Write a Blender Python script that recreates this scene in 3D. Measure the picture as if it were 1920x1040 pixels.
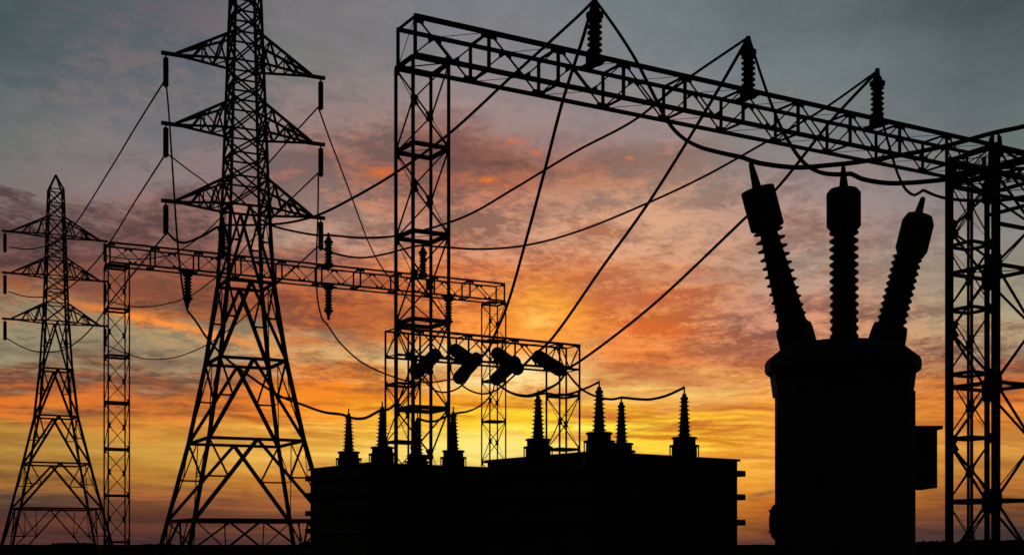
import bpy, math, random
from mathutils import Vector as V
R = math.radians
for o in list(bpy.data.objects): bpy.data.objects.remove(o)
S = bpy.context.scene
COL = S.collection
random.seed(7)

# ------------------------------------------------------------------ camera
F, HV, CZ = 2480.0, 1020.0, 1.6          # focal length in photo pixels, horizon row, eye height
cam = bpy.data.objects.new('camera', bpy.data.cameras.new('camera'))
COL.objects.link(cam); S.camera = cam
cam.location = (0, 0, CZ); cam.rotation_euler = (R(90), 0, 0)
cam.data.sensor_width = 36.0; cam.data.lens = F/1920*36.0
cam.data.shift_y = (HV-520)/1920
cam.data.clip_start = 0.1; cam.data.clip_end = 20000

# ------------------------------------------------------------------ sky
SUN_AZ, SUN_EL = 0.2, 1.2                # degrees right of +Y, degrees above the horizon
def lin(c):
    return tuple((x/255/12.92 if x/255 <= .04045 else ((x/255+.055)/1.055)**2.4) for x in c)
SKY = [  # azimuth column: (tangent of azimuth, [(height row, darker cloud tone, lighter cloud tone)])
 (-0.387, [(0,(72,86,92),(76,90,96)),(130,(84,98,104),(92,104,110)),(260,(100,110,108),(110,116,114)),(330,(112,108,104),(118,116,114)),
  (380,(88,78,76),(120,112,108)),(430,(92,76,74),(118,100,96)),(500,(84,66,64),(112,82,76)),(550,(108,78,70),(150,98,72)),(600,(140,132,106),(176,150,110)),
  (650,(130,128,104),(150,150,122)),(690,(104,80,66),(150,120,90)),(730,(140,90,62),(206,118,66)),(770,(120,84,64),(210,130,70)),(795,(150,112,60),(180,136,70)),
  (840,(170,134,70),(186,148,78)),(900,(130,94,54),(160,116,62)),(940,(82,66,56),(110,84,62)),(980,(80,52,46),(96,62,50)),(1020,(64,46,44),(80,54,50))]),
 (-0.266, [(0,(88,98,106),(100,100,108)),(130,(98,104,112),(120,112,116)),(260,(118,118,122),(126,124,126)),(330,(118,112,112),(136,124,124)),
  (380,(104,84,82),(140,112,104)),(430,(100,78,74),(130,100,90)),(500,(104,74,66),(136,92,78)),(560,(118,78,62),(160,96,66)),(600,(130,84,60),(200,126,76)),
  (640,(150,144,112),(190,160,112)),(680,(116,102,84),(156,138,108)),(710,(110,86,70),(180,120,80)),(750,(170,104,64),(230,138,76)),(790,(190,130,66),(216,150,76)),
  (840,(190,150,76),(204,164,84)),(890,(176,126,64),(190,140,70)),(930,(130,86,58),(160,104,64)),(970,(90,58,46),(110,70,54)),(1020,(64,46,46),(80,54,50))]),
 (-0.145, [(0,(112,114,122),(118,118,126)),(130,(122,122,124),(132,128,132)),(230,(118,114,114),(150,128,124)),(300,(124,98,94),(160,114,100)),
  (360,(134,110,104),(182,126,100)),(430,(150,130,116),(180,156,136)),(500,(138,96,82),(190,120,84)),(560,(140,84,62),(190,106,66)),(620,(150,92,66),(190,116,74)),
  (670,(160,140,104),(210,176,120)),(710,(150,100,66),(230,140,70)),(760,(186,104,58),(240,150,70)),(810,(216,164,80),(250,200,100)),(860,(220,170,84),(236,190,100)),
  (900,(190,130,66),(200,140,70)),(940,(130,86,58),(160,104,64)),(1020,(80,54,50),(84,58,52))]),
 (-0.024, [(0,(112,122,130),(118,126,134)),(130,(128,126,130),(136,132,138)),(200,(142,128,130),(156,138,138)),(270,(124,94,90),(150,114,104)),
  (330,(116,84,76),(150,98,80)),(390,(144,108,94),(190,136,110)),(450,(150,116,98),(200,152,126)),(510,(184,112,80),(232,146,90)),(570,(206,120,72),(244,160,88)),
  (630,(222,132,70),(246,164,88)),(680,(230,190,120),(246,222,150)),(720,(216,140,66),(252,190,80)),(770,(214,140,60),(254,216,80)),(810,(240,190,70),(255,232,96)),
  (850,(236,220,120),(250,244,140)),(920,(220,160,70),(230,170,80)),(1020,(160,100,60),(170,110,60))]),
 (0.097, [(0,(108,120,128),(112,124,132)),(130,(116,126,132),(122,130,136)),(200,(132,132,134),(140,136,138)),(250,(150,134,132),(162,140,136)),
  (310,(142,114,102),(176,130,104)),(360,(156,132,116),(190,152,126)),(420,(170,140,120),(208,168,136)),(480,(180,130,100),(214,164,128)),(540,(196,122,82),(234,156,98)),
  (600,(200,120,74),(234,160,100)),(660,(206,122,72),(236,144,84)),(700,(190,118,74),(232,160,96)),(730,(226,180,106),(246,214,130)),(770,(206,130,70),(252,190,80)),
  (810,(220,160,66),(255,236,84)),(850,(230,160,72),(250,200,90)),(920,(220,160,70),(230,170,80)),(1020,(110,70,50),(120,76,56))]),
 (0.218, [(0,(94,106,114),(98,110,118)),(130,(108,120,128),(112,124,132)),(230,(118,126,128),(124,130,130)),(310,(136,132,130),(144,138,136)),
  (370,(140,128,124),(160,146,140)),(440,(146,118,106),(176,144,126)),(500,(150,136,122),(178,158,138)),(560,(164,122,104),(206,152,124)),(620,(146,104,86),(212,156,116)),
  (680,(178,114,82),(228,160,108)),(730,(206,140,80),(240,180,110)),(780,(200,120,66),(250,176,84)),(840,(230,160,74),(250,192,96)),(900,(226,160,74),(238,172,84)),
  (950,(180,104,56),(200,116,60)),(990,(110,64,46),(130,76,54)),(1020,(70,50,48),(84,58,52))]),
 (0.359, [(0,(70,82,88),(74,86,92)),(130,(86,98,104),(90,102,108)),(240,(100,112,116),(104,116,120)),(290,(104,118,112),(112,122,118)),
  (350,(120,122,122),(128,128,128)),(450,(130,132,124),(140,140,132)),(520,(138,136,120),(150,146,126)),(580,(150,148,122),(168,162,130)),(630,(150,130,106),(180,160,124)),
  (680,(110,88,76),(150,120,96)),(720,(130,86,64),(190,116,74)),(750,(196,116,64),(232,146,78)),(800,(196,136,70),(220,160,84)),(850,(190,140,74),(206,154,80)),
  (910,(160,106,58),(180,120,64)),(960,(108,72,50),(130,86,58)),(1000,(66,54,52),(80,62,56)),(1020,(58,54,54),(64,58,56))]),
]
world = bpy.data.worlds.new('World'); S.world = world; world.use_nodes = True
NT = world.node_tree; NT.nodes.clear()
class G:                                  # tiny node-graph helper
    def __init__(s, nt): s.nt = nt
    def put(s, sock, val):
        if isinstance(val, bpy.types.NodeSocket): s.nt.links.new(val, sock)
        else: sock.default_value = val
    def m(s, op, a, b=0.0, c=0.0, clamp=False):
        n = s.nt.nodes.new('ShaderNodeMath'); n.operation = op; n.use_clamp = clamp
        s.put(n.inputs[0], a); s.put(n.inputs[1], b); s.put(n.inputs[2], c)
        return n.outputs[0]
    def xyz(s, x, y, z):
        n = s.nt.nodes.new('ShaderNodeCombineXYZ')
        for i, q in enumerate((x, y, z)): s.put(n.inputs[i], q)
        return n.outputs[0]
    def noise(s, vec, scale, detail=5, rough=.55, dist=0.0, lac=2.0):
        n = s.nt.nodes.new('ShaderNodeTexNoise')
        s.put(n.inputs['Vector'], vec)
        n.inputs['Scale'].default_value = scale; n.inputs['Detail'].default_value = detail
        n.inputs['Roughness'].default_value = rough; n.inputs['Distortion'].default_value = dist
        n.inputs['Lacunarity'].default_value = lac
        return n.outputs[0]
    def mix(s, f, a, b, mode='MIX'):
        n = s.nt.nodes.new('ShaderNodeMix'); n.data_type = 'RGBA'; n.blend_type = mode
        s.put(n.inputs[0], f); s.put(n.inputs[6], a); s.put(n.inputs[7], b)
        return n.outputs[2]
    def rng(s, x, a, b, c=0.0, d=1.0, smooth=True):
        n = s.nt.nodes.new('ShaderNodeMapRange')
        n.interpolation_type = 'SMOOTHSTEP' if smooth else 'LINEAR'
        s.put(n.inputs[0], x)
        for i, q in enumerate((a, b, c, d)): s.put(n.inputs[i+1], q)
        return n.outputs[0]
    def ramp(s, fac, stops):
        n = s.nt.nodes.new('ShaderNodeValToRGB'); s.put(n.inputs[0], fac)
        e = n.color_ramp.elements
        while len(e) < len(stops): e.new(0.5)
        for el, (p, c) in zip(e, sorted(stops)): el.position = p
        for el, (p, c) in zip(e, sorted(stops)): el.color = (*c, 1)
        return n.outputs[0]
def build_sky():
    g = G(NT); N = NT.nodes
    tc = N.new('ShaderNodeTexCoord')
    sp = N.new('ShaderNodeSeparateXYZ'); NT.links.new(tc.outputs['Generated'], sp.inputs[0])
    x, y, z = sp.outputs
    yy = g.m('MAXIMUM', y, 0.12)
    u = g.m('DIVIDE', x, yy); w = g.m('MAXIMUM', g.m('DIVIDE', z, yy), 0.0)
    # cloud layer seen in perspective: position on a flat high deck
    k = g.m('DIVIDE', 1.0, g.m('ADD', w, 0.13))
    A = g.m('MULTIPLY', u, k)
    B = g.m('ADD', k, g.m('MULTIPLY', A, 0.09))
    deck = g.xyz(g.m('MULTIPLY', A, 0.75), B, 0.37)
    big = g.noise(deck, 1.5, 3, .5)
    mid = g.noise(deck, 5.5, 7, .62, .5)
    fine = g.noise(g.xyz(g.m('MULTIPLY', A, 1.05), B, 3.1), 11.0, 9, .68, .5)
    rip = g.noise(g.xyz(g.m('MULTIPLY', A, 1.3), g.m('SUBTRACT', B, g.m('MULTIPLY', A, .35)), 8.3), 26.0, 6, .62, .9)
    soft = g.noise(g.xyz(u, g.m('MULTIPLY', w, 1.6), 1.7), 7.0, 4, .55)
    # wander of the colour bands
    uw = g.m('ADD', u, g.m('MULTIPLY', g.m('SUBTRACT', soft, .5), 0.16))
    amp = g.rng(w, 0.0, 0.16, 0.010, 0.085)
    ww = g.m('ADD', w, g.m('MULTIPLY', g.m('SUBTRACT', mid, .5), amp))
    ww = g.m('ADD', ww, g.m('MULTIPLY', g.m('SUBTRACT', big, .5), g.rng(w, 0., .2, 0.006, 0.05)))
    ws = g.m('DIVIDE', ww, 0.45, clamp=True)
    d = l = None
    for i, (uc, rows) in enumerate(SKY):
        st = lambda j: [((HV-r[0])/F/0.45, lin(r[j])) for r in rows]
        cd, cl = g.ramp(ws, st(1)), g.ramp(ws, st(2))
        if d is None: d, l = cd, cl
        else:
            f = g.rng(uw, SKY[i-1][0], uc)
            d, l = g.mix(f, d, cd), g.mix(f, l, cl)
    sv = g.m('ADD', w, g.m('MULTIPLY', g.m('SUBTRACT', soft, .5), .02))
    streak = g.noise(g.xyz(g.m('MULTIPLY', u, 5.5), g.m('ADD', g.m('MULTIPLY', sv, 62.0), g.m('MULTIPLY', u, 3.0)), 5.2), 1.0, 6, .6, .25)
    st2 = g.noise(g.xyz(g.m('MULTIPLY', u, 9.0), g.m('ADD', g.m('MULTIPLY', sv, 170.0), g.m('MULTIPLY', u, 7.0)), 9.4), 1.0, 5, .6, .4)
    low = g.rng(w, .155, .085)
    t = g.m('ADD', g.m('MULTIPLY', mid, .40), g.m('ADD', g.m('MULTIPLY', fine, .34), g.m('MULTIPLY', rip, .26)))
    t = g.mix(low, t, g.m('ADD', g.m('MULTIPLY', streak, .45), g.m('ADD', g.m('MULTIPLY', st2, .40), g.m('MULTIPLY', fine, .15))))
    big2 = g.noise(g.xyz(g.m('MULTIPLY', A, .9), B, 6.6), 3.2, 3, .5, .6)
    t = g.m('ADD', t, g.m('MULTIPLY', g.m('SUBTRACT', big2, .5), g.rng(w, .05, .14, .06, .22)))
    t = g.rng(t, 0.45, 0.56, -0.16, 1.2, smooth=False)
    n = N.new('ShaderNodeMix'); n.data_type = 'RGBA'; n.clamp_factor = False
    g.put(n.inputs[0], t); g.put(n.inputs[6], d); g.put(n.inputs[7], l)
    c = n.outputs[2]
    # named wisps: (tan azimuth, tan height, half width, half height, slope, colour, strength)
    for (pu, pv, hw, hh, sl, colr, s) in WISPS:
        uc, wc = (pu-960)/F, (HV-pv)/F
        gate = g.rng(streak, .44, .56, .0, 1.0) if pv > 760 and s < .8 else g.rng(fine, .40, .56, .45, 1.0)
        du = g.m('SUBTRACT', g.m('ADD', u, g.m('MULTIPLY', g.m('SUBTRACT', mid, .5), hw/F*.9)), uc)
        dw = g.m('SUBTRACT', g.m('ADD', w, g.m('MULTIPLY', g.m('SUBTRACT', fine, .5), hh/F*1.6)), wc)
        dw = g.m('ADD', dw, g.m('MULTIPLY', du, sl))
        a = g.m('DIVIDE', du, hw/F); a = g.m('MULTIPLY', a, a); b = g.m('DIVIDE', dw, hh/F); b = g.m('MULTIPLY', b, b)
        f = g.m('MULTIPLY', g.m('EXPONENT', g.m('MULTIPLY', g.m('ADD', a, b), -1.0)), s)
        f = g.m('MULTIPLY', f, gate, clamp=True)
        c = g.mix(f, c, (*lin(colr), 1))
    c = g.mix(g.rng(w, .22, .34), c, g.mix(1.0, c, (1.03, .985, .94, 1), 'MULTIPLY'))
    c = g.mix(g.rng(w, .36, .26), c, g.mix(1.0, c, (1.05, .955, .98, 1), 'MULTIPLY'))
    hs = N.new('ShaderNodeHueSaturation'); hs.inputs['Saturation'].default_value = 1.05; g.put(hs.inputs['Color'], c); c = hs.outputs[0]
    # the rest of the dome: dusk sky
    ny = N.new('ShaderNodeTexSky'); ny.sky_type = 'NISHITA'; ny.sun_disc = False
    ny.sun_elevation = R(SUN_EL); ny.sun_rotation = R(SUN_AZ)
    dusk = g.mix(1.0, ny.outputs[0], (0.03, 0.03, 0.03, 1), 'MULTIPLY')
    front = g.m('MULTIPLY', g.rng(y, 0.30, 0.72), g.rng(z, 0.62, 0.42))
    c = g.mix(front, dusk, c)
    bg = N.new('ShaderNodeBackground'); g.put(bg.inputs[0], c); bg.inputs[1].default_value = 1.0
    out = N.new('ShaderNodeOutputWorld'); NT.links.new(bg.outputs[0], out.inputs[0])
WISPS = [
 (110,632,150,36,.02,(150,142,112),.75),(345,668,90,28,.12,(154,144,112),.65),(90,600,90,10,.0,(180,140,104),.6),
 (735,590,80,36,.0,(146,88,66),.75),(620,525,70,24,.1,(140,96,80),.7),(330,560,110,26,.24,(118,80,64),.9),(170,540,80,24,.1,(112,78,66),.7),
 (215,583,85,6,.20,(226,134,74),.95),(330,611,110,8,.25,(246,158,84),1.2),(450,642,90,8,.27,(242,162,92),.9),
 (60,662,90,8,.1,(104,98,78),.6),(330,680,90,10,-.05,(112,96,80),.7),
 (915,337,15,5,.0,(240,140,62),1.3),(952,348,8,3,0,(230,132,64),1.0),(1005,285,12,5,.3,(214,122,76),.9),(960,265,14,6,-.4,(206,124,90),.8),(1180,297,9,4,0,(220,134,84),.9),(985,268,8,5,.2,(214,116,80),.8),
 (720,322,30,9,0,(214,122,70),.9),(900,300,60,26,0,(122,90,84),.6),(1150,302,90,14,.08,(140,112,104),.6),
 (430,935,45,5,0,(112,78,56),.9),(345,915,50,4,0,(104,80,62),.9),(462,925,9,15,.0,(150,92,60),.8),
 (1438,923,30,4,-.2,(128,96,74),1.0),(1415,936,14,3,0,(150,100,66),.95),(1020,572,80,40,.1,(255,184,88),.95),(1000,640,80,50,0,(255,166,72),.75),
 (980,690,70,16,0,(252,226,160),.8),(800,672,70,22,0,(226,206,150),.7),
 (1030,800,190,46,0,(255,228,74),.55),(1060,815,150,12,0,(255,246,80),.75),(870,790,110,9,0,(255,214,74),.5),(760,745,120,8,.04,(240,150,66),.7),(680,775,120,7,.0,(246,170,76),.6),(1180,770,160,10,0,(255,222,80),.7),
 (1180,560,90,16,.05,(196,118,90),.6),(1330,520,120,14,.0,(168,130,112),.6),(1250,620,110,14,.06,(232,120,70),.6),(1380,660,90,16,.0,(176,116,88),.6),(1120,500,70,14,.0,(222,150,104),.5),(1300,740,120,7,-.03,(244,212,124),.7),(1230,700,110,16,.1,(186,116,80),.7),(1330,760,90,12,.02,(190,112,70),.7),(1600,760,200,10,.05,(240,160,80),.7),
 (120,752,170,8,.02,(224,130,68),.9),(420,750,120,8,.0,(234,142,72),.9),(560,733,140,9,.07,(240,148,72),.85),(80,722,120,5,.0,(214,120,66),.8),
 (970,705,110,26,.0,(252,234,164),.95),(930,835,150,26,.0,(244,238,140),.95),(1010,600,34,22,.1,(255,206,112),.9),(1080,800,120,8,.0,(255,250,110),.95),(960,772,140,7,.0,(255,226,84),.95),
 (1420,857,70,2.5,0,(190,130,80),.9),(1415,864,70,4,0,(255,210,104),.8),
]
build_sky()

# ------------------------------------------------------------------ sun (already at the horizon)
sl = bpy.data.lights.new('sun', 'SUN'); sl.energy = 0.25; sl.angle = R(0.5); sl.color = (1.0, .62, .3)
so = bpy.data.objects.new('sun', sl); COL.objects.link(so)
sd = V((math.sin(R(SUN_AZ))*math.cos(R(SUN_EL)), math.cos(R(SUN_AZ))*math.cos(R(SUN_EL)), math.sin(R(SUN_EL))))
so.rotation_euler = (-sd).to_track_quat('-Z', 'Y').to_euler(); so.location = (0, 300, 60)
S.view_settings.view_transform = 'Standard'; S.view_settings.look = 'None'
S.view_settings.exposure = 0.0; S.view_settings.gamma = 1.0

# ------------------------------------------------------------------ materials
def material(name, c1, c2, scale, rough=.85, spec=.08, bump=0.0, metal=0.0):
    mt = bpy.data.materials.new(name); mt.use_nodes = True
    nt = mt.node_tree; g = G(nt); b = nt.nodes['Principled BSDF']
    tc = nt.nodes.new('ShaderNodeTexCoord')
    n = g.noise(tc.outputs['Object'], scale, 6, .6)
    n2 = g.noise(tc.outputs['Object'], scale*7, 4, .6)
    f = g.rng(g.m('ADD', g.m('MULTIPLY', n, .7), g.m('MULTIPLY', n2, .3)), .35, .65)
    g.put(b.inputs['Base Color'], g.mix(f, (*c1, 1), (*c2, 1)))
    g.put(b.inputs['Roughness'], g.rng(n2, .3, .7, rough-.08, min(1, rough+.1)))
    b.inputs['Specular IOR Level'].default_value = spec; b.inputs['Metallic'].default_value = metal
    if bump:
        bp = nt.nodes.new('ShaderNodeBump'); bp.inputs['Strength'].default_value = bump; bp.inputs['Distance'].default_value = .03
        g.put(bp.inputs['Height'], n2); nt.links.new(bp.outputs[0], b.inputs['Normal'])
    return mt
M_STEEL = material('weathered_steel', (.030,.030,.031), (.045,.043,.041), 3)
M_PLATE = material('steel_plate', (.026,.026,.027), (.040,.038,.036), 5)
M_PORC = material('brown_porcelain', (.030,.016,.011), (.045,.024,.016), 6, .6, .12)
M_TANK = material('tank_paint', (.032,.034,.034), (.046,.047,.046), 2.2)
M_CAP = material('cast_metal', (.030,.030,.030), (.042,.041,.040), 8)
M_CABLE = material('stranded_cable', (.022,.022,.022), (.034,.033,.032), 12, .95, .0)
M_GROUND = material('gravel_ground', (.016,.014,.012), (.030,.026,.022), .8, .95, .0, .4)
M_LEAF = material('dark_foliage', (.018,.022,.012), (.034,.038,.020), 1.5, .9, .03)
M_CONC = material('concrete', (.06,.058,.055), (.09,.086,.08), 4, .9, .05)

# ------------------------------------------------------------------ mesh helpers
class MB:
    def __init__(s): s.v = []; s.f = []; s.sm = []
    def _add(s, vs, fs, smooth=False):
        o = len(s.v); s.v += [V(p) for p in vs]; s.f += [tuple(i+o for i in f) for f in fs]; s.sm += [smooth]*len(fs)
    def box(s, c, ax, ay, az):
        c, ax, ay, az = map(V, (c, ax, ay, az))
        vs = [c+i*ax+j*ay+k*az for k in (-1, 1) for j in (-1, 1) for i in (-1, 1)]
        s._add(vs, [(0,2,3,1),(4,5,7,6),(0,1,5,4),(2,6,7,3),(0,4,6,2),(1,3,7,5)])
        return s
    def bar(s, p, q, w, h=None, up=None):
        p, q = V(p), V(q); d = q-p; L = d.length
        if L < 1e-6: return s
        d = d/L; up = V(up) if up is not None else V((0, 0, 1))
        if abs(d.dot(up)) > .97: up = V((math.cos(TH), math.sin(TH), 0))
        sx = d.cross(up).normalized(); sy = sx.cross(d)
        return s.box((p+q)/2, d*L/2, sx*w/2, sy*(h or w)/2)
    def tube(s, pts, r, n=8):
        pts = [V(p) for p in pts]; vs = []; fs = []
        rr = r if isinstance(r, (list, tuple)) else [r]*len(pts)
        ref = None
        for i, p in enumerate(pts):
            t = (pts[min(i+1, len(pts)-1)]-pts[max(i-1, 0)]).normalized()
            if ref is None: ref = V((0, 0, 1)) if abs(t.z) < .9 else V((1, 0, 0))
            a = (ref-t*ref.dot(t)).normalized(); b = t.cross(a); ref = a
            vs += [p+(a*math.cos(2*math.pi*k/n)+b*math.sin(2*math.pi*k/n))*rr[i] for k in range(n)]
        for i in range(len(pts)-1):
            for k in range(n):
                k2 = (k+1) % n; fs.append((i*n+k, i*n+k2, (i+1)*n+k2, (i+1)*n+k))
        fs.append(tuple(range(n))[::-1]); fs.append(tuple((len(pts)-1)*n+k for k in range(n)))
        s._add(vs, fs, True); return s
    def lathe(s, prof, org, axis=(0, 0, 1), n=20, rot=0.0, smooth=False):
        axis = V(axis).normalized(); org = V(org)
        a = V((1, 0, 0)) if abs(axis.x) < .9 else V((0, 1, 0))
        a = (a-axis*a.dot(axis)).normalized(); b = axis.cross(a); vs = []; fs = []
        for (r, t) in prof:
            vs += [org+axis*t+(a*math.cos(rot+2*math.pi*k/n)+b*math.sin(rot+2*math.pi*k/n))*r for k in range(n)]
        for i in range(len(prof)-1):
            for k in range(n):
                k2 = (k+1) % n; fs.append((i*n+k, i*n+k2, (i+1)*n+k2, (i+1)*n+k))
        fs.append(tuple(range(n))[::-1]); fs.append(tuple((len(prof)-1)*n+k for k in range(n)))
        s._add(vs, fs, smooth); return s
    def plate(s, pts, nrm, t):
        pts = [V(p) for p in pts]; nrm = V(nrm).normalized()*t/2; n = len(pts)
        vs = [p-nrm for p in pts]+[p+nrm for p in pts]
        fs = [tuple(range(n))[::-1], tuple(range(n, 2*n))]+[(i, (i+1) % n, n+(i+1) % n, n+i) for i in range(n)]
        s._add(vs, fs); return s
    def build(s, name, mat, parent=None):
        me = bpy.data.meshes.new(name); org = wloc(parent)
        me.from_pydata([tuple(p-org) for p in s.v], [], s.f); me.materials.append(mat)
        me.polygons.foreach_set('use_smooth', s.sm); me.update()
        o = bpy.data.objects.new(name, me); COL.objects.link(o)
        if parent is not None: o.parent = parent
        return o
def wloc(o):
    p = V((0, 0, 0))
    while o is not None: p = p+V(o.location); o = o.parent
    return p
def tag(o, label=None, cat=None, group=None, kind=None):
    if label: o['label'] = label
    if cat: o['category'] = cat
    if group: o['group'] = group
    if kind: o['kind'] = kind
    return o
def thing(name, label, cat, loc=(0, 0, 0), group=None):
    o = bpy.data.objects.new(name, None); COL.objects.link(o); o.location = loc; o.empty_display_size = .5
    return tag(o, label, cat, group)
def dup(root, loc, label, rot=None):
    def cp(o, par):
        c = o.copy(); COL.objects.link(c)
        if par is not None: c.parent = par
        for ch in list(o.children): cp(ch, c)
        return c
    r = cp(root, None); r.location = loc; r['label'] = label
    if rot is not None: r.rotation_euler = rot
    return r
def P(u, v, d):                            # a point seen at photo pixel (u, v), d metres away
    return V(((u-960)/F*d, d, CZ+(HV-v)/F*d))
def pix(p): return 960+F*p[0]/p[1], HV-F*(p[2]-CZ)/p[1]
TH = 0.527

# ------------------------------------------------------------------ ground and far trees
gm = MB()
xs = [-6000,-1500,-400,-120,-40,0,40,120,400,1500,6000]; ys = [-200,-20,0,20,60,120,300,900,2500,6000,9000]
gv = [(a, b, 0) for b in ys for a in xs]
gf = [(j*11+i, j*11+i+1, (j+1)*11+i+1, (j+1)*11+i) for j in range(10) for i in range(10)]
gm._add(gv, gf)
tag(gm.build('ground', M_GROUND), 'flat dark ground running out to the horizon', 'ground', kind='structure')
def far_wood():
    mb = MB(); D = 900.
    for (u0, u1, h0, h1) in ((95,180,2.2,2.6),(30,60,1.2,1.6),(262,330,1.4,1.9),(1712,1790,2.6,4.2),(1400,1450,1.0,1.4),(1790,1990,4.0,4.6),(560,640,3.,4.)):
        x = u0
        while x < u1:
            e = min(1, (x-u0)/14+.25, (u1-x)/14+.25)
            h = (h0+(h1-h0)*random.random())*e; d = D+random.uniform(-20, 20)
            for q in range(44):
                c = V(((x+random.uniform(-4, 4)-960)/F*d, d+random.uniform(-4, 4), random.random()**.7*h))
                a = V((random.uniform(-1, 1), random.uniform(-1, 1), random.uniform(-.6, .6))).normalized()*random.uniform(.4, .9)
                b = a.cross(V((random.random(), random.random(), random.random()))).normalized()*random.uniform(.3, .8)
                mb._add([c-a-b, c+a-b*.6, c+a*.7+b, c-a*.8+b*.7], [(0, 1, 2, 3)])
            x += 3
    tag(mb.build('distant_trees', M_LEAF), 'low dark line of trees far off on the horizon', 'trees', kind='stuff')
far_wood()

# ------------------------------------------------------------------ lattice gantries
def axes(th): return V((math.cos(th), math.sin(th), 0)), V((-math.sin(th), math.cos(th), 0))
def gantry_column(root, N, th, w, z_top, rings, legw, brw, ringw, gus, mids='NF', zleg=None, thin=.016, name='column'):
    """square lattice column; N is the corner nearest the viewer"""
    a, b = axes(th); N = V((N[0], N[1], 0))
    c = {'N': N, 'R': N+w*a, 'F': N+w*(a+b), 'L': N+w*b}
    zl = zleg or z_top
    br = MB()
    mid_set = set(mids)
    order = ['N', 'R', 'F', 'L']; lev = sorted(rings)
    gw, gh = gus
    def at(k, z): return c[k]+V((0, 0, z))
    bands = [(lev[i], lev[i+1]) for i in range(len(lev)-1)]
    if lev[0] > .4: bands = [(lev[0]-(lev[1]-lev[0]) if lev[0]-(lev[1]-lev[0]) > 0 else .05, lev[0])]+bands
    for (z0, z1) in bands:
        for i in range(4):
            k0, k1 = order[i], order[(i+1) % 4]
            m, e = (k0, k1) if k0 in mid_set else (k1, k0)
            zm = (z0+z1)/2; o = (c[m]-c[e]).normalized()
            nrm = o.cross(V((0, 0, 1)))*(.012 if i % 2 else -.012)
            face = {m, e}
            wlo = thin if face == {'L', 'N'} else brw
            whi = thin if face == {'R', 'F'} else brw
            br.bar(at(e, z0)+nrm, at(m, zm)+nrm, whi); br.bar(at(e, z1)+nrm, at(m, zm)+nrm, wlo)
            q = at(m, zm)-o*legw[m]*.4                      # gusset plates in the face
            br.plate([q+V((0, 0, gh*.5)), q-o*gw+V((0, 0, gh*.28)), q-o*gw*.55, q-o*gw+V((0, 0, -gh*.28)), q+V((0, 0, -gh*.5))], nrm, .012)
    for z in lev:
        for i in range(4):
            k0, k1 = order[i], order[(i+1) % 4]
            m, e = (k0, k1) if k0 in mid_set else (k1, k0)
            o = (c[m]-c[e]).normalized(); q = at(e, z)+o*legw[e]*.3; nrm = o.cross(V((0, 0, 1)))
            br.plate([q+V((0, 0, gh*.62)), q+o*gw*.6+V((0, 0, gh*.45)), q+o*gw*.75, q+o*gw*.6+V((0, 0, -gh*.45)), q+V((0, 0, -gh*.62))], nrm, .014)
        br.bar(at('L', z+.01), at('R', z+.01), thin)
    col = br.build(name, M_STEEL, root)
    for k in order:
        mb = MB(); mb.bar(at(k, 0.0), at(k, zl), legw[k]*.8, up=a)
        bp = MB(); mb.box(at(k, .015), a*.16, b*.16, V((0, 0, .015)))
        mb.build('leg', M_STEEL, col)
    for z in lev:
        mb = MB()
        for i in range(4):
            k0, k1 = order[i], order[(i+1) % 4]
            mb.bar(at(k0, z+.002*(i % 2)), at(k1, z+.002*(i % 2)), ringw*.8, ringw)
        mb.build('ring_frame', M_STEEL, col)
    return c
def lattice_beam(root, Sx, th, w, zb, h, L, nodes, cw, pw, dw, thin=.016, gs=1.0, end_post=True):
    """box beam: near chords start at Sx, run along th for L"""
    a, b = axes(th); Sx = V((Sx[0], Sx[1], 0))
    def nb(t): return Sx+a*t+V((0, 0, zb))
    def nt_(t): return nb(t)+V((0, 0, h))
    def fb(t): return nb(t)+w*b
    def ft(t): return nt_(t)+w*b
    mb = MB(); Z = V((0, 0, 1)); e = b*.012
    for t0, t1 in zip(nodes[:-1], nodes[1:]):
        tm = (t0+t1)/2
        mb.bar(nt_(t0)-e, nb(tm)-e, dw); mb.bar(nt_(t1)-e, nb(tm)-e, dw)
        mb.bar(fb(t0)+e, ft(tm)+e, dw); mb.bar(fb(t1)+e, ft(tm)+e, dw)
        mb.bar(ft(tm), nt_(t1), thin); mb.bar(fb(t0), nb(tm), thin)
        g = .19*gs
        q = nb(tm)+Z*cw*.4; mb.plate([q-a*g, q-a*g*.85+Z*g*.75, q+Z*g*.15, q+a*g*.85+Z*g*.75, q+a*g], b, .014)
        q = ft(tm)-Z*cw*.4; mb.plate([q-a*g, q+a*g, q+a*g*.85-Z*g*.75, q-Z*g*.15, q-a*g*.85-Z*g*.75], b, .014)
    for t in nodes:
        g = .22*gs
        lo, hi = (-g if t > .1 else 0), (g if t < L-.1 else 0)
        q = nt_(t)-Z*cw*.4; mb.plate([q+a*lo, q+a*hi, q+a*hi-Z*g*.5, q+a*lo-Z*g*.5], b, .014)
        q = fb(t)+Z*cw*.4; mb.plate([q+a*lo, q+a*hi, q+a*hi*.7+Z*g*.45, q+a*lo*.7+Z*g*.45], b, .014)
    mb.bar(nt_(0), fb(0), thin); mb.bar(nt_(L), fb(L), thin)
    bm = mb.build('beam', M_STEEL, root)
    for fn, k in ((nt_, 1.05), (ft, .9), (nb, 1.05), (fb, .9)):
        MB().bar(fn(-.03), fn(L+.03), cw*k).build('chord', M_STEEL, bm)
    for t in nodes:
        m2 = MB()
        m2.bar(nb(t), nt_(t), pw*.8, up=a); m2.bar(fb(t), ft(t), pw*.76, up=a)
        m2.bar(ft(t)-Z*.004, nt_(t)-Z*.004, pw*.6); m2.bar(fb(t)+Z*.004, nb(t)+Z*.004, pw*.6)
        m2.build('cross_frame', M_STEEL, bm)
    return nb, nt_, fb, ft
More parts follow.
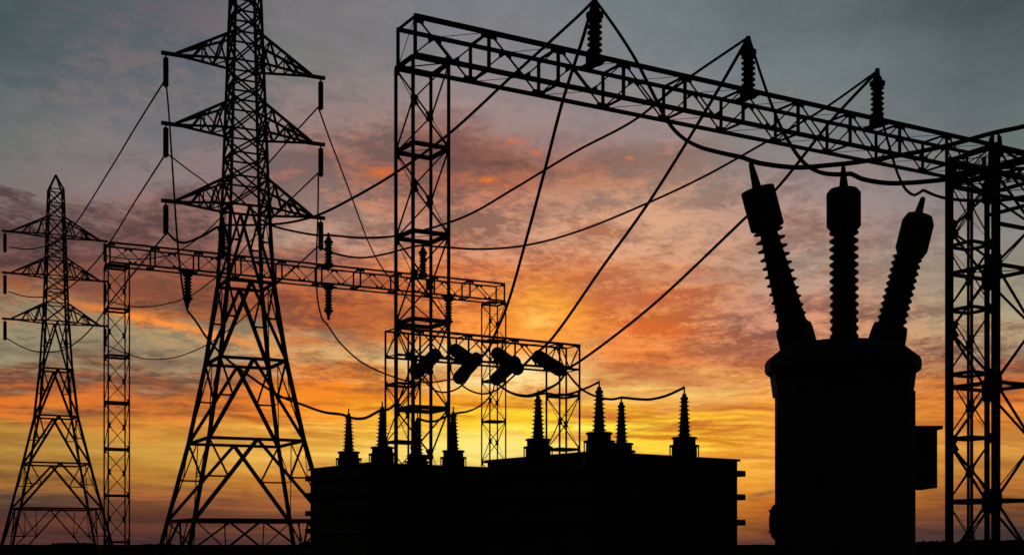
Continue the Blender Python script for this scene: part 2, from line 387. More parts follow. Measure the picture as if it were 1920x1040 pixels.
W = 1.2
def simple_gantry(label, N, th, z_top, z1, dz, nring, hb, L, ins, dup_, nodes, scale=1.0, group='lattice steel gantries of the substation', legs=(.11,.10,.105,.10), cw=.125, z1b=None, dzb=None):
    a, b = axes(th); root = thing('lattice_gantry', label, 'gantry', (N[0], N[1], 0), group)
    legw = dict(zip('NRLF', legs))
    rings = [z_top]+[z1-i*dz for i in range(nring)]
    gantry_column(root, N, th, W, z_top, rings, legw, .04, .12, (.15, .38))
    NR = V((N[0], N[1], 0))+a*(L+2*ins-W)
    r2 = [z_top]+[(z1b or z1)-i*(dzb or dz) for i in range(nring)]
    gantry_column(root, NR, th, W, z_top, r2, legw, .04, .12, (.15, .38))
    Sx = V((N[0], N[1], 0))+a*ins
    return root, lattice_beam(root, Sx, th, W, z_top+dup_, hb, L, nodes, cw, .112, .042, gs=1.3), NR
G1N = (-2.96, 39.549)
g1, B1, G1R = simple_gantry('tallest lattice gantry, its long beam carrying three upright insulators', G1N, TH, 14.581+CZ, 12.01+CZ, 2.63, 5, 1.158, 25.28, .072, .058, [2.528*i for i in range(11)], z1b=11.86+CZ, dzb=2.55)
G2N = (-23.38, 76.6)
g2, B2, G2R = simple_gantry('thin far lattice gantry behind the large pylon with insulators above and below its beam', G2N, .492, 16.205+CZ, 13.674+CZ, 2.706, 6, 1.143, 25.85, .098, .143, [2.585*i for i in range(11)], cw=.1, legs=(.095,.09,.09,.09))
# low gantry behind the left transformer: its columns rise to the top of the beam
G3N = (-5.302, 60.962); T3 = .551
a3, b3 = axes(T3)
g3 = thing('lattice_gantry', 'low lattice gantry carrying six thick strain insulators behind the transformers', 'gantry', (*G3N, 0), 'lattice steel gantries of the substation')
lw3 = dict(zip('NRLF', (.09,.09,.09,.09)))
for off in (0, 10.199-W):
    gantry_column(g3, V((*G3N, 0))+a3*off, T3, W, 8.749+CZ, [7.443+CZ-i*2.677 for i in range(3)], lw3, .04, .11, (.14, .36), zleg=8.749+1.221+CZ)
B3 = lattice_beam(g3, V((*G3N, 0)), T3, W, 8.749+CZ, 1.221, 10.199, [0, 1.2, 3.8, 6.4, 9.0, 10.199], .1, .085, .045)
# near gantry cut by the right edge
T4 = .543; a4, b4 = axes(T4)
c4 = V((5.802*1.749, 28.0, 0)); N4 = c4-(a4+b4)*.6; zt4 = 8.18+CZ
g4 = thing('lattice_gantry', 'nearest lattice gantry with the thickest legs, cut off by the right edge', 'gantry', N4, 'lattice steel gantries of the substation')
gantry_column(g4, N4, T4, W, zt4, [zt4-.55]+[zt4-2.42*i for i in range(5) if zt4-2.42*i > 0], dict(zip('NRLF', (.155,.14,.155,.105))), .042, .075, (.2, .46), mids='LR', zleg=zt4+.06)
lattice_beam(g4, N4+a4*.02, T4, W, zt4-.53, .5, 9.0, [0, 1.2, 2.8, 4.4, 6.0, 7.6, 9.0], .075, .05, .03)
for (k, z0_, sgn) in (('N', 418, 1), ('F', 404, -1)):
    p0 = N4 if k == 'N' else N4+W*(a4+b4)
    zz = CZ+(HV-z0_)/F*p0.y
    q0 = V((p0.x, p0.y, zz)); d_ = a4 if k == 'N' else -b4
    MB().bar(q0, q0+d_*(W if k == 'F' else 3.0), .07).build('tie_bar', M_STEEL, g4)

# ------------------------------------------------------------------ transmission pylons
def pylon(label, cx, cy, th, k, legs, rings, panels, arms, span, sc):
    root = thing('transmission_tower', label, 'pylon', (cx, cy, 0), 'lattice transmission pylons')
    zw = lambda z: z*k+CZ
    legs = sorted(legs)
    def rad(z):
        for (z0, r0), (z1, r1) in zip(legs[:-1], legs[1:]):
            if z <= z1 or (z1, r1) == legs[-1]: return r0+(r1-r0)*(z-z0)/(z1-z0)
    ang = {'N': th+math.pi*1.25, 'R': th-math.pi/4, 'F': th+math.pi/4, 'L': th+math.pi*.75}
    def at(c, z):
        r = rad(z)*k; return V((cx+r*math.cos(ang[c]), cy+r*math.sin(ang[c]), zw(z)))
    zg = -CZ/k; ztop = panels[-1]; a3z = panels[0]
    order = 'NRFL'; nodes = sorted(set([zg]+[z for z, r in legs if zg < z < ztop]+[a3z, ztop]))
    for c in order:
        mb = MB()
        for z0, z1 in zip(nodes[:-1], nodes[1:]):
            wd = .205 if z1 <= rings[-1]+.01 else (.17 if z1 <= a3z+.01 else .135)
            mb.bar(at(c, z0), at(c, z1+.02), wd*sc*.84, up=(math.cos(th), math.sin(th), 0))
        mb.box(at(c, zg)+V((0, 0, .12)), (.3, 0, 0), (0, .3, 0), (0, 0, .12))
        mb.build('leg', M_STEEL, root)
    for z in rings+[a3z]:
        mb = MB()
        for i in range(4):
            mb.bar(at(order[i], z+.004*(i % 2)), at(order[(i+1) % 4], z+.004*(i % 2)), .12*sc, (.135 if z < a3z else .09)*sc)
        mb.build('ring_frame', M_STEEL, root)
    lv = [zg]+rings+[a3z]
    for j, (z0, z1) in enumerate(zip(lv[:-1], lv[1:])):
        mb = MB(); base = j == 0
        dwm = (.085 if base else .145 if j < len(lv)-2 else .11)*sc; tw = (.055 if base else .075)*sc
        for i in range(4):
            A, B_ = order[i], order[(i+1) % 4]
            nf = .3 if A+B_ in ('LN', 'RF') and not base else 1.0
            A0, B0, A1, B1_ = at(A, z0), at(B_, z0), at(A, z1), at(B_, z1)
            n = (B0-A0).cross(V((0, 0, 1))).normalized()*.02
            M = (A1+B1_)/2+n
            for q0, q1 in ((A0, A1), (B0, B1_)):
                mb.bar(M, q0+n, dwm*nf)
                D = M+(q0+n-M)*.47; fz = (D.z-q0.z)/(q1.z-q0.z); Lp = q0+(q1-q0)*fz
                mb.bar(Lp, D, tw*max(.5, nf)); mb.bar(q1, D, tw*max(.4, nf))
                g = .16*sc*nf; o = (Lp-D).normalized()
                mb.plate([D-o*g*.5+V((0,0,g*.6)), D+o*g+V((0,0,g*.3)), D+o*g-V((0,0,g*.3)), D-o*g*.5-V((0,0,g*.6))], n, .016)
                if base or j < 3:
                    Tp = V((D.x, D.y, z1*k+CZ))
                    if base: mb.bar(D, q1+(M-q1)*((D-q1).dot((M-q1))/(M-q1).length_squared), tw*.8)
        mb.build('leg_bracing', M_STEEL, root)
    mb = MB()
    for z0, z1 in zip(panels[:-1], panels[1:]):
        for i in range(4):
            A, B_ = order[i], order[(i+1) % 4]
            n = (at(B_, z0)-at(A, z0)).cross(V((0, 0, 1))).normalized()*.02
            mb.bar(at(A, z0)+n, at(B_, z1)+n, .07*sc); mb.bar(at(B_, z0)-n, at(A, z1)-n, .07*sc)
            mb.bar(at(A, z1+.003*(i % 2)), at(B_, z1+.003*(i % 2)), .07*sc)
            o = (at(B_, z1)-at(A, z1)).normalized()
            for q, s_ in ((at(A, z1), 1), (at(B_, z1), -1)):
                mb.plate([q+V((0,0,.16)), q+o*s_*.17, q-V((0,0,.16))], n, .016)
    mb.build('body_bracing', M_STEEL, root)
    apex = V((cx, cy, zw(ztop+1.45*1.0)))
    pk = MB()
    for c in order: pk.bar(at(c, ztop), apex, .11*sc)
    pk.build('peak', M_STEEL, root)
    ax = V((math.cos(th), math.sin(th), 0)); tips = []
    for z in arms:
        for s_ in (-1, 1):
            mb = MB(); tip = V((cx, cy, zw(z)))+ax*s_*span*k
            c1, c2 = ('L', 'N') if s_ < 0 else ('F', 'R')
            inn = tip-ax*s_*.42
            ch = {}
            for c in (c1, c2):
                bt, tp = at(c, z), at(c, z+1.71)
                mb.bar(bt, inn, .095*sc); mb.bar(tp, inn+V((0, 0, .05)), .105*sc)
                bf = lambda f, bt=bt: inn+(bt-inn)*f
                tf = lambda f, tp=tp: inn+V((0, 0, .05))+(tp-inn-V((0, 0, .05)))*f
                for p_, q_, wd in ((bf(.30), tf(.50), .10), (tf(.50), bf(.72), .06), (bf(.72), tf(.85), .085), (tf(.85), bf(1.0), .06), (tf(.5), bf(.5), .05)):
                    mb.bar(p_, q_, wd*sc)
                ch[c] = (bf, tf)
            for f in (.5, .72):
                mb.bar(ch[c1][0](f), ch[c2][0](f), .05*sc); mb.bar(ch[c1][1](f+.13), ch[c2][1](f+.13), .05*sc)
            mb.bar(ch[c1][0](.72), ch[c2][0](1.), .045*sc)
            mb.bar(inn-ax*s_*.25, tip+ax*s_*.2, .14*sc, .15*sc)
            mb.build('crossarm', M_STEEL, root); tips.append(tip)
    return tips
PK = .75
tips1 = pylon('large pylon in front of the thin far gantry, its top cut off', -16.131*PK, 80*PK, .445, PK,
  [(-2.2,6.62),(0,5.95),(1.414,5.502),(6.168,3.987),(10.977,2.791),(15.656,1.939),(20.0,1.65),(32,1.118),(34,1.03)],
  [1.414,6.168,10.977,15.656], [20.228,21.94,23.36,24.788,26.5,27.7,28.915,30.63,31.9,33.2], [28.915,24.788,20.228], 4.733, 1.0)
tips2 = pylon('small distant pylon at the left edge, whole from pointed peak to feet', -43.112*PK, 125*PK, .479, PK,
  [(-2.2,6.85),(0,6.148),(3.339,5.085),(7.564,3.753),(12.021,2.428),(16.451,1.828),(20.842,1.473),(33.416,.9),(34,.88)],
  [3.339,7.564,12.021,16.451], [20.953,22.66,23.95,25.234,26.95,28.0,29.099,30.8,32.1,33.416], [29.099,25.234,20.953], 4.516, .92)

# ------------------------------------------------------------------ insulators
def sheds(z0, z1, n, rc, rs, rc1=None, rs1=None, style=.5):
    """profile of a ribbed porcelain stack"""
    rc1, rs1 = rc1 or rc, rs1 or rs; pr = []; p = (z1-z0)/n
    for i in range(n):
        if style > 1:
            f = i/n; pr += [(rc+(rc1-rc)*f, z0+i*p), (rs+(rs1-rs)*f, z0+(i+.5)*p)]; continue
        f = (i+.5)/n; c, s = rc+(rc1-rc)*f, rs+(rs1-rs)*f; z = z0+i*p
        pr += [(c, z), (c, z+p*(.5-style*.35)), (s, z+p*.5), (s, z+p*(.5+style*.22)), (c, z+p*(.5+style*.6)), (c, z+p)]
    return pr
def string_proto(label):
    r = thing('insulator_string', label, 'insulator', (0, 0, 0), 'insulator strings hanging from the pylon arms')
    MB().tube([(0,0,.0),(0,0,-.16)], .035, 8).build('hook', M_CAP, r)
    pr = [(.05,-.12),(.11,-.16)]+[(x, -z) for x, z in sheds(.18,1.40,12,.116,.128)]+[(.06,-1.42),(.05,-1.46)]
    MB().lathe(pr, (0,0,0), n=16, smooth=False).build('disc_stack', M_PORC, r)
    return r
side = lambda i: 'left' if i % 2 == 0 else 'right'
lvl = ('top', 'middle', 'bottom')
sp0 = string_proto('insulator string under the top left arm of the large pylon'); first = True
for tips, who in ((tips1, 'large pylon'), (tips2, 'small distant pylon')):
    for i, t in enumerate(tips):
        lab = 'insulator string hanging under the %s %s arm of the %s' % (lvl[i//2], side(i), who)
        loc = t+V((0, 0, -.05))
        if first: sp0.location = loc; sp0['label'] = lab; first = False
        else: dup(sp0, loc, lab)
def post_proto():
    r = thing('post_insulator', '', 'insulator', (0, 0, 0), 'ribbed post insulators on the gantry beams')
    MB().lathe([(.27,0),(.30,.03),(.30,.22),(.26,.27),(.16,.32)], (0,0,0), n=20).build('base', M_CAP, r)
    MB().lathe(sheds(.32,1.50,6,.165,.25,style=.75), (0,0,0), n=20).build('shed_stack', M_PORC, r)
    MB().lathe([(.17,1.50),(.29,1.54),(.29,1.66),(.19,1.70),(.15,1.86),(.10,1.88),(.085,2.16),(.05,2.18)], (0,0,0), n=18).build('cap', M_CAP, r)
    return r
pp = post_proto()
def beam_t(Bm, u, up=True):                  # how far along a beam its middle is seen at column u
    f = lambda t: pix((Bm[1](t)+Bm[3](t))/2)[0]-u if up else pix((Bm[0](t)+Bm[2](t))/2)[0]-u
    lo, hi = -2, 40
    for _ in range(60):
        m = (lo+hi)/2
        if f(m) < 0: lo = m
        else: hi = m
    return lo
posts = {}
def post(Bm, u, up, label, key, used=[0]):
    t = beam_t(Bm, u, up); loc = (Bm[1](t)+Bm[3](t))/2+V((0,0,.0)) if up else (Bm[0](t)+Bm[2](t))/2-V((0,0,.0))
    a = (Bm[1](1)-Bm[1](0)).normalized()
    rot = (0, 0, 0) if up else (math.pi, 0, 0)
    if not used[0]: used[0] = 1; pp.location = loc; pp.rotation_euler = rot; pp['label'] = label; o = pp
    else: o = dup(pp, loc, label, rot)
    posts[key] = loc
    # carrier plate across the chords, part of the insulator
    b = (Bm[3](t)-Bm[1](t)); L = b.length/2
    mb = MB(); zz = .03 if up else -.03
    mb.box(loc+V((0,0,zz)), a*.2, b.normalized()*(L+.05), V((0,0,.03)))
    org = loc
    me = bpy.data.meshes.new('carrier_plate')
    sg = 1 if up else -1
    me.from_pydata([((p-org).x, (p-org).y*sg, (p-org).z*sg) for p in mb.v], [], mb.f); me.materials.append(M_PLATE)
    c = bpy.data.objects.new('carrier_plate', me); COL.objects.link(c); c.parent = o
    return o
post(B1, 1115, True, 'post insulator at the left of the three standing on the tall gantry beam', 'a1')
post(B1, 1403, True, 'middle one of the three post insulators standing on the tall gantry beam', 'a2')
post(B1, 1645, True, 'post insulator on the tall gantry beam nearest the right edge', 'a3')
post(B2, 417, True, 'upright post insulator on the far gantry beam, half hidden by the large pylon leg', 'b1')
post(B2, 616, True, 'upright post insulator on the far gantry beam, in the open beside the large pylon', 'b2')
post(B2, 793, True, 'upright post insulator on the far gantry beam seen through the tall gantry column', 'b3')
post(B2, 352, False, 'post insulator hanging under the far gantry beam, left of the large pylon', 'c1')
post(B2, 616, False, 'post insulator hanging under the far gantry beam, right of the large pylon', 'c2')
post(B2, 841, False, 'post insulator hanging under the far gantry beam beside the tall gantry leg', 'c3')
# strain insulators on the low gantry, in three crossing pairs
def strain(p, q, label, taper=False):
    p, q = V(p), V(q); L = (q-p).length; ax = (q-p)/L
    r = thing('strain_insulator', label, 'insulator', p, 'strain insulators on the low gantry')
    n = 13; e = .18
    MB().lathe([(x, z) for x, z in sheds(e, L-e, n, .285, .32)], p, ax, 18).build('shed_stack', M_PORC, r)
    MB().lathe([(.10,-.04),(.22,.0),(.30,.08),(.30,e)], p, ax, 18, smooth=False).build('end_cap', M_CAP, r)
    MB().lathe([(.29,L-e),(.30,L-.08),(.17 if not taper else .14,L+.02),(.06,L+.16)], p, ax, 18).build('end_cap', M_CAP, r)
DB = 62.0
def near_end(uv0, uv1, dd): return P(*uv0, DB), P(*uv1, DB+dd)
strains = [((819,662),(778,702),2.0,'strain insulator leaning down to the left, behind the tall gantry column',0),
 ((851,654),(889,681),-1.7,'strain insulator crossing the middle pair from upper left, just right of the tall gantry leg',0),
 ((896,669),(858,711),2.0,'left-leaning strain insulator between the tall gantry column and the far column',0),
 ((929,660),(974,693),-1.7,'strain insulator sloping down to the right across the far gantry column',0),
 ((968,676),(927,713),2.0,'left-leaning strain insulator whose upper end is right of the far column',0),
 ((1006,666),(1053,695),-1.7,'lone strain insulator with a tapered tip at the right end of the low beam',1)]
for (p, q, dd, lab, tp) in strains:
    a_, b_ = near_end(p, q, dd); strain(a_, b_, lab, tp)

# ------------------------------------------------------------------ power transformers
def transformer(label, N, th, la, lb, h, bands, proud, bush, cap_z, group):
    a, b = axes(th); N = V((*N, 0)); Z = V((0, 0, 1)); top = h+CZ
    root = thing('power_transformer', label, 'transformer', N, group)
    c = N+a*la/2+b*lb/2
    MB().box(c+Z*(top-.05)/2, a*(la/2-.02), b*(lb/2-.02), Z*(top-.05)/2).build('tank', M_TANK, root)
    MB().box(c+Z*(top-.025), a*(la/2+.03), b*(lb/2+.03), Z*.025).build('lid', M_TANK, root)
    for z in bands:
        mb = MB(); zz = Z*z; o = proud/2
        for s_ in (-1, 1):
            mb.box(c+zz+b*s_*(lb/2-.02+o), a*(la/2-.02+proud), b*o, Z*.065)
            mb.box(c+zz+a*s_*(la/2-.02+o), a*o, b*(lb/2-.022), Z*.065)
        mb.build('stiffener_band', M_TANK, root)
    mb = MB()
    for s_ in (-1, 1): mb.box(c+b*s_*lb*.3+Z*.06, a*(la/2+.1), b*.12, Z*.06)
    mb.build('skid_base', M_STEEL, root)
    for (x, y) in bush:
        o = V((x, y, top)); tz = cap_z+CZ-top
        m = MB().lathe([(.275,0),(.275,tz*.5),(.245,tz*.5),(.245,tz-.05),(.28,tz-.04),(.28,tz-.01),(.25,tz),(.11,tz)], o, n=24)
        m.lathe([(.325,tz*.5),(.325,tz*.5+.035),(.24,tz*.5+.04)], o, n=24)
        for q in range(8):
            an = q*math.pi/4+th+.1; p = o+V((math.cos(an), math.sin(an), 0))*.308
            m.tube([p, p+Z*(tz*.5)], .014, 6)
        bu = m.build('bushing', M_CAP, root)
        MB().lathe(sheds(tz, tz+.80, 9, .115, .160, .062, .105, style=.45), o, n=18).build('shed_stack', M_PORC, bu)
        MB().lathe([(.06,tz+.80),(.085,tz+.81),(.085,tz+.86),(.05,tz+.875),(.045,tz+.93),(.018,tz+.95),(.016,tz+1.07)], o, n=14).build('terminal', M_CAP, bu)
    return root
TG = 'oil filled power transformers'
transformer('left transformer block with four ribbed bushings, below the tall gantry column', (-3.33, 30.6), .6, 3.6, 3.1, 1.9,
  [CZ+(HV-v)/F*33.2 for v in (897,928.5,962,995)], .10, [(-3.06,31.2),(-4.05,32.8),(-1.437,32.4),(-2.43,34.0)], 2.302, TG)
transformer('right-hand larger transformer block with four ribbed bushings against the yellow glow', (1.63, 26.9), .65, 4.3, 3.65, 1.9,
  [CZ+(HV-v)/F*29.5 for v in (887.5,931.5,979)], .13, [(.574,29.06),(1.805,27.4),(2.503,30.28),(3.728,28.62)], 2.32, TG)

# ------------------------------------------------------------------ big circuit breaker tank at the right
def breaker():
    D = 25.0; k = D/F; q_ = D/16.0; c = P(1583, 1020, D); c.z = 0
    z = lambda v: CZ+(HV-v)*k
    r = thing('circuit_breaker', 'huge dark breaker tank with three fanned bushings, in front of the right gantry', 'circuit breaker', c)
    MB().lathe([(.835*q_,0),(.835*q_,.09),(.826*q_,.10),(.826*q_,z(738))], c, n=28, rot=.1).build('tank', M_TANK, r)
    cl = P(1579, 1020, D); cl.z = 0
    MB().lathe([(.826*q_,z(742)),(.86*q_,z(703)),(.91*q_,z(698)),(.922*q_,z(693)),(.922*q_,z(679)),(.90*q_,z(672)),(.74*q_,z(652)),(.45*q_,z(643))], cl, n=14, rot=.2).build('lid', M_TANK, r)
    def bushing(tip, top, bot, base, tilt_name, n, rc0, rs0, rc1, rs1, hw, bev, rodr, sty, collar):
        # tip / housing top / housing bottom / stack foot, as seen
        tip, top, bot, base = (P(*q, D) for q in (tip, top, bot, base))
        ax = (top-base).normalized(); L = (bot-base).length
        m = MB().lathe(sheds(0, L, n, rc0*k, rs0*k, rc1*k, rs1*k, style=sty), base, ax, 22); b = m.build('bushing', M_PORC, r)
        H = (top-bot).length; h = hw*k
        MB().lathe([(h*.82 if bev else h*.98, 0),(h, H*bev*.8+.005),(h, H*(1-bev)),(h*(.8 if bev else .98), H)], bot, ax, 24).build('housing', M_CAP, b)
        R_ = (tip-top).length
        MB().lathe([(rodr[1]*k,-.03),(rodr[0]*k,R_-.03),(rodr[0]*k*.7,R_)], top, (tip-top), 14).build('terminal', M_CAP, b)
        MB().lathe([(collar[0]*k,-.5),(collar[1]*k,-.03),(collar[1]*k*.95,.07)], base, ax, 18).build('collar', M_CAP, b)
    bushing((1407.5,305),(1420,356),(1439,427),(1489,618),'left',12,27,29,16,28,31.5,0,(4.8,9.5),.45,(35,34.5))
    bushing((1581,311),(1582,355),(1582,431),(1583,640),'mid',14,23,26.5,18,27,31.5,.1,(4,9.5),.9,(25,26))
    bushing((1731,370),(1721,404),(1706,479),(1668,618),'right',11,22.5,28.5,20.5,27.5,29.5,.17,(5,8.5),2,(37,33))
    d2 = D
    p0, p1 = P(1700, 915, d2), P(1757, 806, d2)
    cc = (p0+p1)/2+V((-.06,.3,0))
    cab = MB().box(cc, ((p1.x-p0.x)/2,0,0), (0,.5,0), (0,0,(p1.z-p0.z)/2)).build('control_cabinet', M_TANK, r)
    MB().box(V((cc.x+.03, cc.y, p1.z+.032)), ((p1.x-p0.x)/2+.05,0,0), (0,.58,0), (0,0,.032)).build('roof', M_TANK, cab)
    MB().box(V((cc.x, cc.y-.515, cc.z)), ((p1.x-p0.x)/2-.05,0,0), (0,.016,0), (0,0,(p1.z-p0.z)/2-.08)).build('door', M_TANK, cab)
    MB().tube([P(1706,915,D), P(1714,921,D), P(1714,928,D)], .03, 8).build('conduit', M_CAP, cab)
    hc = P(1456, 978, D)
    ht = MB().lathe([(x*q_, y*q_) for x, y in ((.235,-.03),(.235,.0),(.20,.045),(.12,.07),(.04,.076))], hc, (-1,0,0), 20).build('hatch_cover', M_TANK, r)
    for v in (957, 996):
        q = P(1448, v, D); MB().box(q, (.05,0,0), (0,.08,0), (0,0,.028)).build('lug', M_CAP, ht)
breaker()

# ------------------------------------------------------------------ conductors
def spline(pts, step=6):
    out = []
    for i in range(len(pts)-1):
        p0, p1, p2, p3 = pts[max(i-1,0)], pts[i], pts[i+1], pts[min(i+2,len(pts)-1)]
        n = max(2, int(((p2[0]-p1[0])**2+(p2[1]-p1[1])**2)**.5/step))
        d01 = max(1e-3, math.dist(p0,p1)**.5); d12 = max(1e-3, math.dist(p1,p2)**.5); d23 = max(1e-3, math.dist(p2,p3)**.5)
        for j in range(n):
            t = j/n; q = []
            for k in (0, 1):
                m1 = (p2[k]-p1[k])+d12*((p1[k]-p0[k])/d01-(p2[k]-p0[k])/(d01+d12)) if i > 0 else (p2[k]-p1[k])
                m2 = (p2[k]-p1[k])+d12*((p3[k]-p2[k])/d23-(p3[k]-p1[k])/(d12+d23)) if i < len(pts)-2 else (p2[k]-p1[k])
                h = 2*t**3-3*t**2+1; hh = t**3-2*t**2+t; g_ = -2*t**3+3*t**2; gg = t**3-t**2
                q.append(h*p1[k]+hh*m1+g_*p2[k]+gg*m2)
            out.append(tuple(q))
    out.append(tuple(pts[-1])); return out
def wire(label, pts, d0, d1, px, group='conductors strung across the substation', mids=None):
    """pts: photo positions along the cable; d0..d1: distance at both ends; px: thickness seen at the middle"""
    s = spline([q[:2] for q in pts]); L = [0]
    for p, q in zip(s[:-1], s[1:]): L.append(L[-1]+math.dist(p, q))
    an = [(0.0, d0)]
    for q in pts:
        if len(q) == 3: an.append((L[min(range(len(s)), key=lambda i: math.dist(s[i], q[:2]))], q[2]))
    an.append((L[-1], d1)); ds = []
    for l in L:
        for (l0, a0), (l1, a1) in zip(an[:-1], an[1:]):
            if l <= l1+1e-6: ds.append(a0+(a1-a0)*(l-l0)/max(1e-6, l1-l0)); break
    while len(ds) < len(L): ds.append(d1)
    r = px/2*(d0+d1)/2/F
    w3 = [P(u, v, d) for (u, v), d in zip(s, ds)]
    org = w3[0]; mb = MB().tube(w3, r, 8)
    o = thing_mesh('power_line', mb, org)
    tag(o, label, 'cable', group); return o
def thing_mesh(name, mb, org):
    me = bpy.data.meshes.new(name); me.from_pydata([tuple(p-org) for p in mb.v], [], mb.f); me.materials.append(M_CABLE)
    me.polygons.foreach_set('use_smooth', mb.sm); me.update()
    o = bpy.data.objects.new(name, me); COL.objects.link(o); o.location = org; return o
dA = {k: v.y for k, v in posts.items()}
p1, p2 = 60.0, 93.75
# from the tall gantry insulators back to the pylon
wire('cable from the tall beam left insulator to the large pylon lowest left arm',
 [(1112,3),(1090,25),(960,143),(843,250),(745,322),(660,372),(594,404),(536,418),(470,422),(413,424),(380,442),(345,455),(330,451),(315,437)], dA['a1'], 58.5, 5.0)
wire('cable from the tall beam middle insulator to the body of the large pylon',
 [(1402,71),(1275,158),(1190,225),(1080,284),(970,350),(880,402),(810,427),(737,443),(678,446),(617,441),(592,440.5),(558,435),(514,424),(490,412)], dA['a2'], 60.5, 4.4)
wire('long sagging cable from the tall beam right insulator to the far gantry',
 [(1643,135),(1540,207),(1430,270),(1320,331),(1216,380),(1080,435),(985,460),(900,467),(842,464),(810,461.7),(789,460),(720,476.6),(680,483),(638,478),(610,468.5),(598,461.6)], dA['a3'], 61.5, 4.2)
wire('steep cable from the tall beam left insulator past the right end of the far gantry',
 [(1113,3),(1095,65),(1055,190),(1020,325),(985,455),(950,575),(930,622),(915,655),(890,682)], dA['a1'], 60.2, 6.0)
wire('slanting cable from the tall beam middle insulator down to the far column strain insulator',
 [(1402,72),(1335,188),(1216,380),(1130,500),(1030,640),(998,668),(974,693)], dA['a2'], 60.2, 5.6)
wire('slanting cable passing behind the left breaker bushing down to the lone strain insulator',
 [(1643,136),(1560,225),(1455,355),(1398,408),(1220,575),(1090,675),(1062,692)], dA['a3'], 60.2, 5.4)
# droppers on the right
wire('dropper from the tall beam left insulator sagging over the breaker to the right edge',
 [(1118,3),(1158,59),(1191,111),(1220,167),(1250,225),(1276,255),(1309,274.5),(1358,288),(1394,296),(1407,301,25.0),(1423,305.6),(1466,312),(1500,314),(1552,310),(1601,305),(1659,296),(1731,283),(1788,270),(1860,250),(1920,237),(1990,215)], dA['a1'], 26, 6.6)
wire('dropper from the tall beam middle insulator that touches the middle breaker bushing',
 [(1405,72),(1425,135),(1448,200),(1470,250),(1500,297),(1520,315),(1545,325),(1583,327,25.0),(1595,326),(1615,335),(1660,343),(1700,343),(1760,338),(1789,334),(1840,322),(1888,312),(1920,304),(1980,290)], dA['a2'], 26, 6.2)
wire('dropper from the tall beam right insulator that kinks above the right breaker bushing',
 [(1648,150),(1655,225),(1672,290),(1685,330),(1700,357),(1715,366),(1730,357),(1732,357),(1750,365),(1775,372),(1820,376),(1870,376),(1920,369),(1990,358)], dA['a3'], 26, 5.6)
# between the two pylons
PG = 'conductors strung between the two pylons'
wire('topmost thin line between the pylons on their left side', [(311,148),(260,229),(205,320),(140,421),(120,441),(100,455),(75,464),(50,467),(17,463)], 58.5, 92, 2.6, PG)
wire('middle thin line between the pylons on their left side', [(311,288),(255,375),(197,468),(165,507),(128,540),(100,553),(75,557),(45,555),(15,546)], 58.5, 92, 2.5, PG)
wire('lowest thin line between the pylons on their left side, passing under the small pylon', [(313,436),(292,461),(205,569),(179,606),(150,636),(120,655),(90,660),(60,657),(35,647),(13,634)], 58.5, 92, 2.5, PG)
wire('topmost thin line between the pylons on their right side', [(597,201),(570,230),(507,302),(415,406),(380,440),(345,465),(320,477),(292,483),(256,486),(220,483),(194,478)], 61.5, 95.4, 2.3, PG)
wire('middle thin line between the pylons on their right side, sagging below the far gantry beam', [(597,324),(545,374),(478,443),(430,497),(402,522),(358,554),(343,560.6),(300,572),(262,575),(225,570),(194,561)], 61.5, 95.4, 2.2, PG)
wire('lowest thin line between the pylons on their right side', [(596,462),(545,509),(514,537),(448,603),(419,625),(384,648),(335,668),(300,673),(270,672),(230,660),(194,644)], 61.5, 95.4, 2.2, PG)
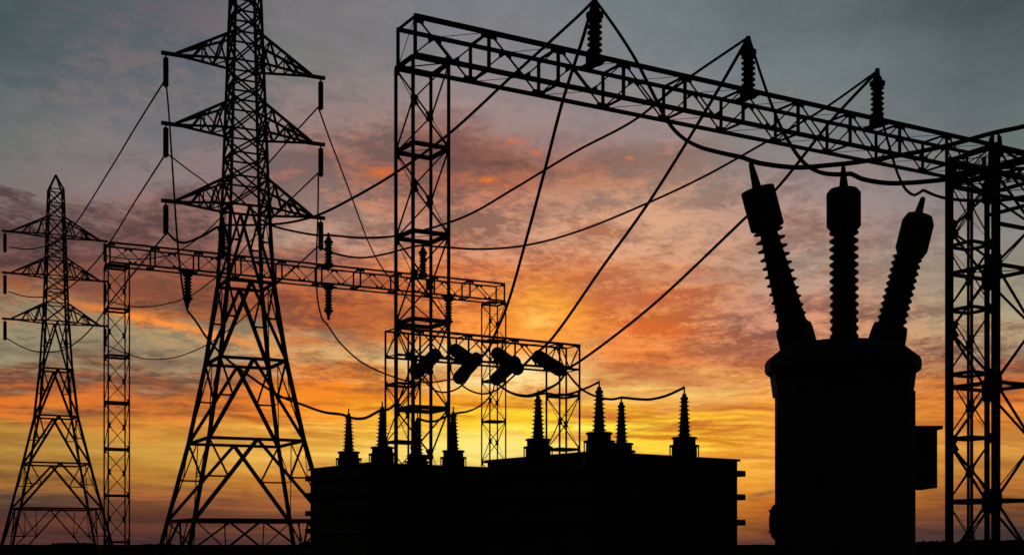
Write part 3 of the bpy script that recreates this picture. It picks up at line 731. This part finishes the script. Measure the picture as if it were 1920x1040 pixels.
# droppers from the pylon
DG = 'droppers coming down from the large pylon'
wire('longest dropper, from the large pylon top left insulator past the leftmost transformer bushing',
 [(311,150),(316,205),(322,293),(333,455),(341,530),(347,565),(353,585),(358,590),(370,606),(387,632),(420,668),(463,701),(525,742),(564,757),(607,772),(643,777),(652,780.5,32.8),(665,784),(685,783),(705,773),(716,768,31.2),(728,767),(745,752),(778,702)], 58.5, 63.8, 2.9, DG)
wire('dropper from the large pylon middle left insulator to the half hidden post insulator', [(314,289),(325,297),(355,320),(393,349),(405,370),(412,398),(417,425)], 58.5, dA['b1'], 2.4, DG)
wire('straight dropper from the large pylon top right insulator slanting behind the tall column', [(597,202),(617,258),(640,318),(665,385),(690,452),(712,495),(734,525),(775,570),(815,605),(842,628)], 61.5, dA['c3'], 2.6, DG)
wire('dropper from the large pylon middle right insulator past the hanging post insulator',
 [(597,324),(596,402),(594,462),(594,544),(598,575),(605,599),(612,606),(620,618),(640,645),(680,680),(732,704),(766,714),(811,716),(846,711),(858,711)], 61.5, 63.8, 3.0, DG)
wire('short link from the large pylon bottom right insulator to the upright post insulator',
 [(597,463),(604,466),(612,470)], 61.5, 63, 2.4, DG)
wire('flat cable from the tall column to the upright post insulator beside the large pylon', [(617,441),(640,442.5),(678,445),(737,443)], dA['b2'], dA['b2']-2, 2.6, DG)
# jumpers
JG = 'jumper cables around the transformers'
wire('jumper looping under the strain insulator behind the tall column', [(779,703),(793,712),(815,731),(834,735),(856,729),(875,712),(889,682)], 63.8, 60.3, 3.4, JG)
wire('jumper looping between the two middle strain insulators', [(858,711),(868,723),(882,732),(905,738),(924,734),(942,723),(974,694)], 63.8, 60.3, 3.4, JG)
wire('jumper from the left-leaning strain insulator by the far column to the lone strain insulator', [(928,713),(939,724),(961,737),(987,742),(1006,738.5,29.06),(1024,730),(1047,717),(1060,700)], 63.8, 60.3, 3.8, JG)
wire('jumper from the left bushing of the right transformer up to its tallest bushing', [(1009,739),(1025,737),(1045,740),(1068,738),(1089,731),(1104,725),(1123,716)], 29.06, 27.4, 4.4, JG)
wire('jumper from the lone strain insulator to the rightmost transformer bushing', [(1063,698),(1075,713),(1087,726),(1100,735),(1125,745),(1150,748),(1163,745.2,30.28),(1166,745),(1200,748),(1220,748),(1250,741),(1283,726)], 40, 28.62, 4.4, JG)
wire('jumper dipping from the bushing inside the tall column to the far column', [(785,784),(799,789),(816,789),(837,780),(850,777,32.4),(861,773),(872,772),(892,765),(912,750),(924,733),(928,714)], 34, 63.8, 3.2, JG)
wire('riser from the strain insulator pair up beside the hanging post insulator', [(858,711),(846,695),(848,665),(843,630)], 63.8, dA['c3'], 2.4, JG)
